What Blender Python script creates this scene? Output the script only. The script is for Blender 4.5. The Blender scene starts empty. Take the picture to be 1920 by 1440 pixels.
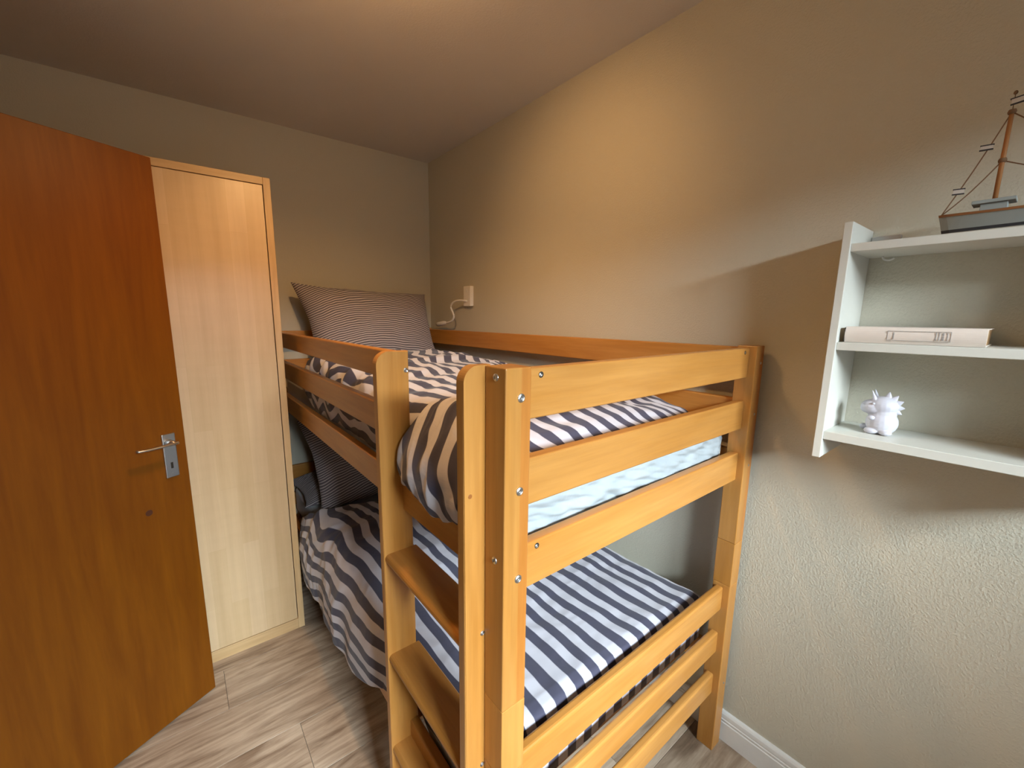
import bpy, bmesh, math, random
import numpy as np
from mathutils import Vector, Matrix
random.seed(7)
C = bpy.context.scene
COL = C.collection
PI = math.pi

# ------------------------------------------------------------------ camera
cam_d = bpy.data.cameras.new('camera')
cam = bpy.data.objects.new('camera', cam_d); COL.objects.link(cam)
cam_d.sensor_fit = 'HORIZONTAL'; cam_d.sensor_width = 36.0
cam_d.lens = 777.80 / 1920 * 36.0
cam_d.shift_x = 31.68 / 1920; cam_d.shift_y = 7.47 / 1920
cam_d.clip_start = 0.02
Rt = [[0.7939, 0.6002, 0.0974], [-0.608, 0.7817, 0.1387], [0.0071, -0.1693, 0.9855]]
cam.matrix_world = Matrix(((Rt[0][0], Rt[0][2], -Rt[0][1], -1.42615),
                           (Rt[1][0], Rt[1][2], -Rt[1][1], -2.59744),
                           (Rt[2][0], Rt[2][2], -Rt[2][1], 1.48700), (0, 0, 0, 1)))
C.camera = cam

# ------------------------------------------------------------------ world, lights, exposure
w = bpy.data.worlds.new('daylight'); C.world = w; w.use_nodes = True
w.node_tree.nodes['Background'].inputs[0].default_value = (0.80, 0.89, 1.0, 1)
w.node_tree.nodes['Background'].inputs[1].default_value = 1.0

def light(name, kind, loc, aim, energy, color, **kw):
    d = bpy.data.lights.new(name, kind); d.energy = energy; d.color = color
    for k, v in kw.items(): setattr(d, k, v)
    o = bpy.data.objects.new(name, d); COL.objects.link(o); o.location = loc
    o.rotation_euler = (Vector(aim) - Vector(loc)).to_track_quat('-Z', 'Y').to_euler()
    return o
WIN = (-1.60, -0.50, 0.15, 2.20)      # window opening in the wall behind the camera: x0 x1 z0 z1
YF = -4.0                             # that wall
light('window_daylight', 'AREA', (-1.45, -5.2, 3.17), (-0.6, -2.2, 0.6),
      2050, (0.80, 0.925, 0.985), shape='RECTANGLE', size=2.4, size_y=2.0)
LAMP = Vector((-1.0, -1.58, 2.36))
WARM = (1.0, 0.55, 0.21)
light('ceiling_lamp_spot_light', 'SPOT', LAMP + Vector((0.10, 0.02, -0.05)), (0, -1.35, 1.88), 11.5, WARM,
      spot_size=math.radians(84), spot_blend=1.0, shadow_soft_size=0.03)
light('ceiling_lamp_spot_light', 'SPOT', LAMP + Vector((-0.03, 0.05, -0.06)), (-1.0, -0.95, 0.3), 29, WARM,
      spot_size=math.radians(136), spot_blend=0.7, shadow_soft_size=0.04)
light('ceiling_lamp_glow', 'POINT', LAMP + Vector((0, 0, -0.08)), (0, 0, 0), 5.5, WARM, shadow_soft_size=0.05)
C.view_settings.view_transform = 'Standard'; C.view_settings.look = 'None'
C.view_settings.gamma = 1.0; C.view_settings.use_curve_mapping = False
C.view_settings.exposure = 0.20

# ------------------------------------------------------------------ material helpers
def nmat(name, rough=0.5, spec=0.5):
    m = bpy.data.materials.new(name); m.use_nodes = True
    nt = m.node_tree; b = nt.nodes['Principled BSDF']
    b.inputs['Roughness'].default_value = rough
    b.inputs['Specular IOR Level'].default_value = spec
    return m, nt, b
def N(nt, t, **kw):
    n = nt.nodes.new(t)
    for k, v in kw.items(): setattr(n, k, v)
    return n
def L(nt, a, b): nt.links.new(a, b)
def ramp(nt, fac, stops, interp='LINEAR'):
    r = N(nt, 'ShaderNodeValToRGB'); r.color_ramp.interpolation = interp
    e = r.color_ramp.elements
    while len(e) < len(stops): e.new(0.5)
    for el, (p, c) in zip(e, stops): el.position = p; el.color = (*c, 1)
    L(nt, fac, r.inputs[0]); return r.outputs[0]
def mathn(nt, op, a, b=None):
    n = N(nt, 'ShaderNodeMath', operation=op)
    for i, v in enumerate((a, b)):
        if v is None: continue
        if isinstance(v, (int, float)): n.inputs[i].default_value = v
        else: L(nt, v, n.inputs[i])
    return n.outputs[0]
def mixc(nt, mode, f, a, b):
    n = N(nt, 'ShaderNodeMix', data_type='RGBA', blend_type=mode)
    if isinstance(f, (int, float)): n.inputs[0].default_value = f
    else: L(nt, f, n.inputs[0])
    for s, v in ((6, a), (7, b)):
        if isinstance(v, tuple): n.inputs[s].default_value = (*v, 1)
        else: L(nt, v, n.inputs[s])
    return n.outputs[2]
def noise(nt, vec, scale, detail=4, rough=0.55, dist=0.0):
    n = N(nt, 'ShaderNodeTexNoise'); n.inputs['Scale'].default_value = scale
    n.inputs['Detail'].default_value = detail; n.inputs['Roughness'].default_value = rough
    n.inputs['Distortion'].default_value = dist
    if vec is not None: L(nt, vec, n.inputs['Vector'])
    return n.outputs[0]
def bump(nt, b, h, strength, dist=0.01):
    n = N(nt, 'ShaderNodeBump'); n.inputs['Strength'].default_value = strength
    n.inputs['Distance'].default_value = dist
    L(nt, h, n.inputs['Height']); L(nt, n.outputs[0], b.inputs['Normal'])
def objvec(nt, scale, rnd=7.0):
    tc = N(nt, 'ShaderNodeTexCoord'); mp = N(nt, 'ShaderNodeMapping')
    mp.inputs['Scale'].default_value = scale
    L(nt, tc.outputs['Object'], mp.inputs['Vector'])
    oi = N(nt, 'ShaderNodeObjectInfo')
    ad = N(nt, 'ShaderNodeVectorMath', operation='ADD')
    sc = N(nt, 'ShaderNodeMath', operation='MULTIPLY'); sc.inputs[1].default_value = rnd
    L(nt, oi.outputs['Random'], sc.inputs[0])
    cb = N(nt, 'ShaderNodeCombineXYZ')
    for i in range(3): L(nt, sc.outputs[0], cb.inputs[i])
    L(nt, mp.outputs[0], ad.inputs[0]); L(nt, cb.outputs[0], ad.inputs[1])
    return ad.outputs[0], oi.outputs['Random']
def wood(name, axis, dark, light_, rough=0.38, fine=70, spec=0.38, coat=0.0, var=0.12, lam=None):
    m, nt, b = nmat(name, rough, spec)
    s = [9.0, 9.0, 9.0]; s[axis] = 0.9
    v, rnd = objvec(nt, s)
    n1 = noise(nt, v, 1.6, 5, 0.6, 0.6)
    s2 = [fine, fine, fine]; s2[axis] = 4.0
    v2, _ = objvec(nt, s2)
    n2 = noise(nt, v2, 1.0, 3, 0.6)
    c1 = ramp(nt, n1, [(0.32, dark), (0.68, light_)])
    c2 = mixc(nt, 'MULTIPLY', 0.30, c1, ramp(nt, n2, [(0.35, (0.62, 0.55, 0.5)), (0.62, (1, 1, 1))]))
    if lam:      # glued-up timber: one lamella of the board is redder
        tc = N(nt, 'ShaderNodeTexCoord'); sx = N(nt, 'ShaderNodeSeparateXYZ'); L(nt, tc.outputs['Object'], sx.inputs[0])
        c2 = mixc(nt, 'MULTIPLY', mathn(nt, 'GREATER_THAN', sx.outputs[0], lam), c2, (1.0, 0.87, 0.80))
    vv = mathn(nt, 'ADD', mathn(nt, 'MULTIPLY', rnd, var), 1 - var*0.6)
    hv = N(nt, 'ShaderNodeHueSaturation'); L(nt, vv, hv.inputs['Value']); L(nt, c2, hv.inputs['Color'])
    L(nt, hv.outputs[0], b.inputs['Base Color'])
    b.inputs['Coat Weight'].default_value = coat; b.inputs['Coat Roughness'].default_value = 0.25
    bump(nt, b, n2, 0.06, 0.002)
    return m
def plain(name, col, rough=0.5, metal=0.0, spec=0.5):
    m, nt, b = nmat(name, rough, spec); b.inputs['Base Color'].default_value = (*col, 1)
    b.inputs['Metallic'].default_value = metal
    v, _ = objvec(nt, (1, 1, 1))
    n = noise(nt, v, 60, 3)
    L(nt, mixc(nt, 'MULTIPLY', 0.12, tuple(col), ramp(nt, n, [(0.3, (0.8, 0.8, 0.8)), (0.7, (1, 1, 1))])), b.inputs['Base Color'])
    return m
def plaster(name, col, scale, strength, dist=0.004):
    m, nt, b = nmat(name, 0.75, 0.25)
    tc = N(nt, 'ShaderNodeTexCoord'); g = tc.outputs['Object']
    n1 = noise(nt, g, scale, 3, 0.55); n2 = noise(nt, g, scale*0.35, 2, 0.5); n3 = noise(nt, g, 1.3, 3)
    h = mathn(nt, 'ADD', ramp(nt, n1, [(0.42, (0, 0, 0)), (0.72, (1, 1, 1))]), mathn(nt, 'MULTIPLY', n2, 0.7))
    c = mixc(nt, 'MULTIPLY', 0.10, tuple(col), ramp(nt, n3, [(0.35, (0.85, 0.85, 0.85)), (0.65, (1, 1, 1))]))
    L(nt, c, b.inputs['Base Color']); bump(nt, b, h, strength, dist)
    return m
def striped(name, period, duty, dark, white, weave=900):
    m, nt, b = nmat(name, 0.85, 0.2)
    uv = N(nt, 'ShaderNodeUVMap'); uv.uv_map = 'UVMap'
    sx = N(nt, 'ShaderNodeSeparateXYZ'); L(nt, uv.outputs[0], sx.inputs[0])
    fr = mathn(nt, 'FRACT', mathn(nt, 'MULTIPLY', sx.outputs[0], 1.0/period))
    e = 0.03
    f = ramp(nt, fr, [(0.0, (0, 0, 0)), (duty-e, (0, 0, 0)), (duty, (1, 1, 1)), (1-e, (1, 1, 1)), (1.0, (0, 0, 0))])
    n = noise(nt, uv.outputs[0], weave, 2)
    n2 = noise(nt, uv.outputs[0], 14, 3)
    c = mixc(nt, 'MIX', f, tuple(dark), tuple(white))
    c = mixc(nt, 'MULTIPLY', 0.25, c, ramp(nt, n, [(0.3, (0.7, 0.7, 0.7)), (0.7, (1, 1, 1))]))
    L(nt, c, b.inputs['Base Color'])
    b.inputs['Sheen Weight'].default_value = 0.15
    bump(nt, b, n2, 0.35, 0.006)
    return m

BD, BL = (0.46, 0.194, 0.037), (0.55, 0.262, 0.068)
M = {}
for i, a in enumerate('xyz'): M['beech_'+a] = wood('beech_along_'+a, i, BD, BL, rough=0.31)
M['beech_glued'] = wood('beech_glued_post', 2, BD, BL, rough=0.31, lam=0.006)
M['wall'] = plaster('greige_textured_wallpaper', (0.595, 0.565, 0.465), 170, 0.35, 0.0025)
M['wall_back'] = plaster('greige_textured_wallpaper_back', (0.595, 0.565, 0.465), 170, 0.2, 0.0025)
M['ceiling'] = plaster('white_ceiling_paint', (0.70, 0.66, 0.62), 140, 0.10)
M['white'] = plain('white_lacquer', (0.66, 0.655, 0.60), 0.4)
M['white_trim'] = plain('white_trim_paint', (0.82, 0.83, 0.82), 0.45)
M['plastic'] = plain('white_plastic', (0.88, 0.86, 0.82), 0.35)
M['steel'] = plain('brushed_steel', (0.62, 0.62, 0.62), 0.32, 1.0)
M['dark'] = plain('dark_hole', (0.02, 0.015, 0.01), 0.8)
M['under'] = plain('subfloor', (0.10, 0.085, 0.07), 0.9)

# ------------------------------------------------------------------ mesh helpers
def mk(name, bm, mat, parent=None, loc=(0, 0, 0), smooth=False):
    bmesh.ops.recalc_face_normals(bm, faces=bm.faces)
    me = bpy.data.meshes.new(name); bm.to_mesh(me); bm.free()
    if isinstance(mat, (list, tuple)):
        for q in mat: me.materials.append(q)
    else: me.materials.append(mat)
    if smooth:
        for p in me.polygons: p.use_smooth = True
    o = bpy.data.objects.new(name, me); COL.objects.link(o); o.location = loc
    if parent: o.parent = parent
    return o
def root(name, loc, label=None, cat=None, group=None, kind=None, rz=0.0):
    o = bpy.data.objects.new(name, None); COL.objects.link(o); o.location = loc
    o.rotation_euler = (0, 0, rz); o.empty_display_size = 0.1
    return tag(o, label, cat, group, kind)
def tag(o, label=None, cat=None, group=None, kind=None):
    for k, v in (('label', label), ('category', cat), ('group', group), ('kind', kind)):
        if v: o[k] = v
    return o
def org(p):
    """world origin of a parent chain (no rotations used for box children)"""
    v = Vector((0, 0, 0))
    while p: v = v + p.location; p = p.parent
    return v
def bm_box(bm, x, y, z, bev=0.0, seg=2):
    vs = bmesh.ops.create_cube(bm, size=1.0)['verts']
    for v in vs:
        v.co = Vector(((x[0]+x[1])/2 + v.co.x*(x[1]-x[0]), (y[0]+y[1])/2 + v.co.y*(y[1]-y[0]), (z[0]+z[1])/2 + v.co.z*(z[1]-z[0])))
    if bev > 0:
        es = list({e for v in vs for e in v.link_edges})
        bmesh.ops.bevel(bm, geom=es, offset=bev, segments=seg, affect='EDGES', profile=0.5)
def box(name, x, y, z, mat, parent=None, bev=0.002, seg=2, kind=None):
    c = Vector(((x[0]+x[1])/2, (y[0]+y[1])/2, (z[0]+z[1])/2))
    bm = bmesh.new()
    bm_box(bm, (x[0]-c.x, x[1]-c.x), (y[0]-c.y, y[1]-c.y), (z[0]-c.z, z[1]-c.z), bev, seg)
    o = mk(name, bm, mat, parent, c - org(parent) if parent else c)
    if kind: o['kind'] = kind
    return o
def bm_prism(bm, pts, axis, a0, a1, bev=0.0, seg=2):
    """polygon pts (2D in the two other axes, cyclic order) extruded along axis"""
    def P(p, a):
        q = [0, 0, 0]; q[axis] = a; o = [i for i in range(3) if i != axis]; q[o[0]] = p[0]; q[o[1]] = p[1]; return Vector(q)
    f0 = [bm.verts.new(P(p, a0)) for p in pts]; f1 = [bm.verts.new(P(p, a1)) for p in pts]
    n = len(pts); es = []
    A = bm.faces.new(f0); B = bm.faces.new(f1[::-1])
    for i in range(n): bm.faces.new((f0[i], f1[i], f1[(i+1) % n], f0[(i+1) % n]))
    if bev > 0:
        es = list(A.edges) + list(B.edges)
        bmesh.ops.bevel(bm, geom=es, offset=bev, segments=seg, affect='EDGES', profile=0.5)
def prism(name, pts, axis, a0, a1, mat, parent=None, bev=0.0, c=None):
    """pts in world coordinates"""
    o_ax = [i for i in range(3) if i != axis]
    cc = [0, 0, 0]; cc[axis] = (a0+a1)/2
    cc[o_ax[0]] = (min(p[0] for p in pts)+max(p[0] for p in pts))/2
    cc[o_ax[1]] = (min(p[1] for p in pts)+max(p[1] for p in pts))/2
    cc = Vector(cc); bm = bmesh.new()
    bm_prism(bm, [(p[0]-cc[o_ax[0]], p[1]-cc[o_ax[1]]) for p in pts], axis, a0-cc[axis], a1-cc[axis], bev)
    return mk(name, bm, mat, parent, cc - (org(parent) if parent else Vector((0, 0, 0))))
def arc(cx, cy, r, a0, a1, n=8):
    return [(cx + r*math.cos(math.radians(a0+(a1-a0)*i/n)), cy + r*math.sin(math.radians(a0+(a1-a0)*i/n))) for i in range(n+1)]
def bm_tube(bm, pts, rad, seg=10, cap=True):
    pts = [Vector(p) for p in pts]; rings = []
    up = Vector((0, 0, 1))
    for i, p in enumerate(pts):
        t = (pts[min(i+1, len(pts)-1)] - pts[max(i-1, 0)]).normalized()
        u = t.cross(up)
        if u.length < 1e-3: u = t.cross(Vector((1, 0, 0)))
        u.normalize(); v = u.cross(t).normalized()
        r = rad[i] if isinstance(rad, (list, tuple)) else rad
        rings.append([bm.verts.new(p + u*r*math.cos(2*PI*k/seg) + v*r*math.sin(2*PI*k/seg)) for k in range(seg)])
    for a, b in zip(rings[:-1], rings[1:]):
        for k in range(seg): bm.faces.new((a[k], a[(k+1) % seg], b[(k+1) % seg], b[k]))
    if cap: bm.faces.new(rings[0][::-1]); bm.faces.new(rings[-1])
def spline(pts, n=6):
    pts = [Vector(p) for p in pts]; out = []
    P = [pts[0]*2-pts[1]] + pts + [pts[-1]*2-pts[-2]]
    for i in range(1, len(P)-2):
        for k in range(n):
            t = k/n
            out.append(0.5*((2*P[i]) + (P[i+1]-P[i-1])*t + (2*P[i-1]-5*P[i]+4*P[i+1]-P[i+2])*t*t + (3*P[i]-P[i-1]-3*P[i+1]+P[i+2])*t**3))
    out.append(pts[-1]); return out
def bm_ball(bm, c, r, seg=20, rings=12, rot=None):
    vs = bmesh.ops.create_uvsphere(bm, u_segments=seg, v_segments=rings, radius=1.0)['verts']
    for v in vs:
        q = Vector((v.co.x*r[0], v.co.y*r[1], v.co.z*r[2]))
        if rot: q = rot @ q
        v.co = q + Vector(c)

# ------------------------------------------------------------------ numpy noise
class Perlin:
    def __init__(s, seed):
        r = np.random.RandomState(seed); s.p = r.permutation(256); s.p = np.concatenate([s.p, s.p])
        a = r.rand(256)*2*np.pi; s.g = np.stack([np.cos(a), np.sin(a)], -1)
    def __call__(s, x, y):
        x = np.asarray(x, float); y = np.asarray(y, float)
        xi = np.floor(x).astype(int); yi = np.floor(y).astype(int); fx = x-xi; fy = y-yi
        u = fx**3*(fx*(fx*6-15)+10); v = fy**3*(fy*(fy*6-15)+10)
        def gr(i, j, dx, dy):
            g = s.g[s.p[(s.p[(xi+i) & 255] + yi + j) & 255]]; return g[..., 0]*dx + g[..., 1]*dy
        a = gr(0, 0, fx, fy); b = gr(1, 0, fx-1, fy); c = gr(0, 1, fx, fy-1); d = gr(1, 1, fx-1, fy-1)
        return (a+(b-a)*u) + ((c+(d-c)*u)-(a+(b-a)*u))*v
def sst(a, b, x):
    t = np.clip((np.asarray(x, float)-a)/(b-a), 0, 1); return t*t*(3-2*t)
def grid_normals(Pn):
    du = np.gradient(Pn, axis=0); dv = np.gradient(Pn, axis=1)
    n = np.cross(du, dv); n /= (np.linalg.norm(n, axis=-1, keepdims=True)+1e-9); return n
def grid_bm(bm, Pn, U, V, flip=False):
    """adds a grid of points with a UV map holding fabric coordinates"""
    uvl = bm.loops.layers.uv.get('UVMap') or bm.loops.layers.uv.new('UVMap')
    n, m = Pn.shape[:2]; U = np.broadcast_to(U, (n, m)); V = np.broadcast_to(V, (n, m))
    vs = [[bm.verts.new(Pn[i, j]) for j in range(m)] for i in range(n)]
    for i in range(n-1):
        for j in range(m-1):
            q = [(i, j), (i+1, j), (i+1, j+1), (i, j+1)]
            if flip: q = q[::-1]
            f = bm.faces.new([vs[a][b] for a, b in q])
            for lp, (a, b) in zip(f.loops, q): lp[uvl].uv = (U[a, b], V[a, b])
def mk_cloth(name, bm, mat, parent=None, loc=(0, 0, 0), thick=0.0, off=-1.0):
    me = bpy.data.meshes.new(name)
    o_loc = Vector(loc)
    for v in bm.verts: v.co -= o_loc
    bm.to_mesh(me); bm.free(); me.materials.append(mat)
    for p in me.polygons: p.use_smooth = True
    o = bpy.data.objects.new(name, me); COL.objects.link(o)
    o.location = o_loc - (org(parent) if parent else Vector((0, 0, 0)))
    if parent: o.parent = parent
    if thick:
        md = o.modifiers.new('thickness', 'SOLIDIFY'); md.thickness = thick; md.offset = off
    return o

# ================================================================== THE ROOM
H = 2.475; XL = -2.2
def wall_mesh(name, boxes, mat):
    bm = bmesh.new()
    for b in boxes: bm_box(bm, *b)
    return tag(mk(name, bm, mat), kind='structure')
wall_mesh('wall_right', [((0, 0.12), (YF-0.15, 0.12), (0, H))], M['wall'])
wall_mesh('wall_back', [((XL-0.12, 0), (0, 0.12), (0, H))], M['wall_back'])
DY0, DY1, DZ = -2.07, -1.20, 2.0
wall_mesh('wall_left', [((XL-0.12, XL), (YF-0.15, DY0), (0, H)), ((XL-0.12, XL), (DY1, 0), (0, H)), ((XL-0.12, XL), (DY0, DY1), (DZ, H))], M['wall_back'])
wall_mesh('wall_front', [((XL, WIN[0]), (YF-0.15, YF), (0, H)), ((WIN[1], 0), (YF-0.15, YF), (0, H)),
                         ((WIN[0], WIN[1]), (YF-0.15, YF), (0, WIN[2])), ((WIN[0], WIN[1]), (YF-0.15, YF), (WIN[3], H))], M['wall_back'])
wall_mesh('wall_hall', [((XL-1.0, XL-0.9), (YF-0.15, 0.12), (0, H)), ((XL-0.9, XL-0.12), (DY0-0.5, DY0-0.4), (0, H)), ((XL-0.9, XL-0.12), (DY1+0.4, DY1+0.5), (0, H))], M['wall_back'])
tag(box('ceiling', (XL-1.0, 0.12), (YF-0.15, 0.12), (H, H+0.1), M['ceiling'], bev=0), kind='structure')

# floor: a sub-floor with vinyl planks laid along x
def vinyl():
    m, nt, b = nmat('vinyl_oak_plank', 0.42, 0.4)
    v, rnd = objvec(nt, (1.6, 11, 11), 13)
    n1 = noise(nt, v, 1.5, 6, 0.62, 1.2)
    v2, _ = objvec(nt, (5, 75, 75), 13); n2 = noise(nt, v2, 1.0, 4, 0.65)
    v3, _ = objvec(nt, (2.2, 7, 7), 29); n3 = noise(nt, v3, 1.3, 2, 0.5, 0.4)
    c = ramp(nt, n1, [(0.32, (0.25, 0.175, 0.12)), (0.5, (0.46, 0.355, 0.26)), (0.68, (0.58, 0.47, 0.36))])
    c = mixc(nt, 'MULTIPLY', 0.5, c, ramp(nt, n2, [(0.36, (0.55, 0.5, 0.46)), (0.6, (1, 1, 1))]))
    c = mixc(nt, 'MULTIPLY', 0.8, c, ramp(nt, n3, [(0.27, (0.45, 0.38, 0.33)), (0.38, (1, 1, 1))]))
    hv = N(nt, 'ShaderNodeHueSaturation'); L(nt, mathn(nt, 'ADD', mathn(nt, 'MULTIPLY', rnd, 0.16), 0.92), hv.inputs['Value'])
    L(nt, c, hv.inputs['Color']); L(nt, hv.outputs[0], b.inputs['Base Color'])
    bump(nt, b, n2, 0.12, 0.002)
    return m
M['vinyl'] = vinyl()
floor = tag(box('floor', (XL-1.0, 0.12), (YF-0.15, 0.12), (-0.12, -0.002), M['under'], bev=0), kind='structure')
PW, PL = 0.22, 1.22
row = 0; y1 = -0.69 + 3*PW + 0.03
yb = [-0.03 + 0.0]
edges = [-0.69 + 3*PW - k*PW for k in range(0, 20)]
edges = [0.0] + [e for e in edges if e < -0.02]
edges = [e for e in edges if e > YF] + [YF]
offs = {}
rr = random.Random(3)
for k in range(len(edges)-1):
    ya, yb_ = edges[k], edges[k+1]
    yc = (ya+yb_)/2
    if -0.91 < yc < -0.69: x0 = -1.401
    elif -1.35 < yc < -1.13: x0 = -1.198
    else: x0 = -1.4 + rr.random()*PL
    x0 -= PL*3
    while x0 < 0:
        a, b = max(x0, XL-0.9), min(x0+PL, 0.0)
        if b-a > 0.02:
            g = 0.0007
            box('plank', (a+g, b-g), (yb_+g, ya-g), (-0.003, 0.0), M['vinyl'], floor, bev=0.0006, seg=1)
        x0 += PL

# baseboards: moulded profile with two grooves near the top
def baseboard(name, a0, a1, axis, face, sgn):
    """runs along axis; face = wall coordinate, sgn = direction into the room"""
    pr = [(0, 0), (0.015, 0), (0.015, 0.072), (0.012, 0.074), (0.012, 0.078), (0.0145, 0.080), (0.0145, 0.084), (0.0115, 0.086),
          (0.0115, 0.089), (0.014, 0.091), (0.013, 0.104), (0.009, 0.111), (0, 0.112)]
    pts = [(face + sgn*p[0], p[1]) for p in pr]
    return tag(prism(name, pts, axis, a0, a1, M['white_trim']), kind='structure')
baseboard('baseboard_right', YF, 0.0, 1, 0.0, -1)
baseboard('baseboard_back', XL, -0.02, 0, 0.0, -1)
baseboard('baseboard_front', XL, -0.02, 0, YF, 1)
baseboard('baseboard_left', YF+0.02, DY0-0.07, 1, XL, 1)

# window behind the camera
wr = root('window_1', ((WIN[0]+WIN[1])/2, YF-0.07, WIN[2]), 'white framed two-leaf window behind the viewpoint', 'window', kind='structure')
xm = (WIN[0]+WIN[1])/2
for nm, x, z in (('window_frame', (WIN[0], WIN[1]), (WIN[2], WIN[2]+0.05)), ('window_frame', (WIN[0], WIN[1]), (WIN[3]-0.05, WIN[3])),
                 ('window_frame', (WIN[0], WIN[0]+0.05), (WIN[2]+0.05, WIN[3]-0.05)), ('window_frame', (WIN[1]-0.05, WIN[1]), (WIN[2]+0.05, WIN[3]-0.05)),
                 ('window_mullion', (xm-0.035, xm+0.035), (WIN[2]+0.05, WIN[3]-0.05))):
    box(nm, x, (YF-0.10, YF-0.05), z, M['white_trim'], wr)
gm = bpy.data.materials.new('window_glass'); gm.use_nodes = True
nt = gm.node_tree; nt.nodes.remove(nt.nodes['Principled BSDF'])
tr = N(nt, 'ShaderNodeBsdfTransparent'); gl = N(nt, 'ShaderNodeBsdfGlossy'); gl.inputs['Roughness'].default_value = 0.02
fr = N(nt, 'ShaderNodeFresnel'); mx = N(nt, 'ShaderNodeMixShader')
L(nt, fr.outputs[0], mx.inputs[0]); L(nt, tr.outputs[0], mx.inputs[1]); L(nt, gl.outputs[0], mx.inputs[2])
L(nt, mx.outputs[0], nt.nodes['Material Output'].inputs[0])
box('pane', (WIN[0]+0.05, xm-0.035), (YF-0.078, YF-0.074), (WIN[2]+0.05, WIN[3]-0.05), gm, wr, bev=0)
box('pane', (xm+0.035, WIN[1]-0.05), (YF-0.078, YF-0.074), (WIN[2]+0.05, WIN[3]-0.05), gm, wr, bev=0)
box('window_sill', (WIN[0]-0.04, WIN[1]+0.04), (YF-0.04, YF+0.05), (WIN[2]-0.03, WIN[2]-0.002), M['white_trim'], wr, bev=0.004)

# ------------------------------------------------------------------ the open brown door
M['door'] = wood('brown_veneer', 2, (0.160, 0.047, 0.002), (0.215, 0.070, 0.003), rough=0.45, fine=55, spec=0.22, var=0.0)
M['door_edge'] = wood('brown_edge_band', 2, (0.30, 0.11, 0.025), (0.42, 0.17, 0.05), rough=0.45, fine=55, var=0.0)
TH = math.radians(28.74); DW = 0.86
e = Vector((math.cos(TH), math.sin(TH), 0))
hinge = Vector((-1.4335, -0.773, 0)) - e*DW
dr = root('door_1', hinge, 'mid-brown veneered door standing open in front of the pale wardrobe', 'door', kind='structure', rz=TH)
def lbox(name, x, y, z, mat, parent, bev=0.002, off=(0, 0, 0)):
    bm = bmesh.new(); c = Vector(((x[0]+x[1])/2, (y[0]+y[1])/2, (z[0]+z[1])/2))
    bm_box(bm, (x[0]-c.x, x[1]-c.x), (y[0]-c.y, y[1]-c.y), (z[0]-c.z, z[1]-c.z), bev)
    return mk(name, bm, mat, parent, c - Vector(off))
leaf = lbox('door_leaf', (0.0, DW), (0, 0.04), (0.008, 1.985), M['door'], dr, 0.0025)
bm = bmesh.new(); vs = bmesh.ops.create_cone(bm, cap_ends=True, segments=20, radius1=0.011, radius2=0.010, depth=0.001)['verts']
for v in vs: v.co = Matrix.Rotation(PI/2, 3, 'X') @ v.co
mk('knot', bm, plain('dark_wood_knot', (0.07, 0.018, 0.003), 0.6), dr, (DW-0.138, -0.0003, 0.821))
bp_c = Vector((DW-0.0555, -0.004, 1.0005))
bp = lbox('backplate', (DW-0.076, DW-0.035), (-0.008, 0.0), (0.9225, 1.0785), M['steel'], dr, 0.002)
lbox('keyhole', (DW-0.0595, DW-0.0515), (-0.0088, -0.006), (0.954, 0.976), M['dark'], bp, 0.001, bp_c)
bm = bmesh.new(); vs = bmesh.ops.create_cone(bm, cap_ends=True, segments=14, radius1=0.003, radius2=0.0022, depth=0.0016)['verts']
for v in vs: v.co = Matrix.Rotation(PI/2, 3, 'X') @ v.co
mk('screw', bm, M['steel'], bp, Vector((DW-0.055, -0.0085, 0.9375)) - bp_c)
# lever: a neck and a flat bowed blade running towards the hinge side
bm = bmesh.new()
bm_tube(bm, [(DW-0.056, -0.006, 1.046), (DW-0.056, -0.022, 1.047), (DW-0.057, -0.040, 1.050)], [0.013, 0.0105, 0.009], 16)
sec = [(-0.048, 1.0505, 0.006), (-0.056, 1.051, 0.0085), (-0.08, 1.0505, 0.0085), (-0.11, 1.0505, 0.008), (-0.14, 1.0505, 0.0075), (-0.164, 1.052, 0.007), (-0.171, 1.053, 0.004)]
rings = []
for i, (dx, z, hw) in enumerate(sec):
    y = -0.050 + 0.006*((dx+0.11)/0.06)**2*0.5
    rings.append([bm.verts.new((DW+dx, y + hw*math.cos(a), z + 0.0045*math.sin(a))) for a in [2*PI*k/12 for k in range(12)]])
for a, b in zip(rings[:-1], rings[1:]):
    for k in range(12): bm.faces.new((a[k], a[(k+1) % 12], b[(k+1) % 12], b[k]))
bm.faces.new(rings[0][::-1]); bm.faces.new(rings[-1])
mk('lever_handle', bm, M['steel'], dr, (0, 0, 0), smooth=True)
# door frame in the left wall
fr_ = root('trim_1', (XL, (DY0+DY1)/2, 0), 'brown wooden frame around the doorway in the left wall', 'door frame', kind='structure')
box('jamb', (XL-0.12, XL+0.012), (DY1-0.002, DY1+0.06), (0, DZ), M['door'], fr_)
box('jamb', (XL-0.12, XL+0.012), (DY0-0.06, DY0+0.002), (0, DZ), M['door'], fr_)
box('head_jamb', (XL-0.12, XL+0.012), (DY0-0.06, DY1+0.06), (DZ, DZ+0.06), M['door'], fr_)

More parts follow.
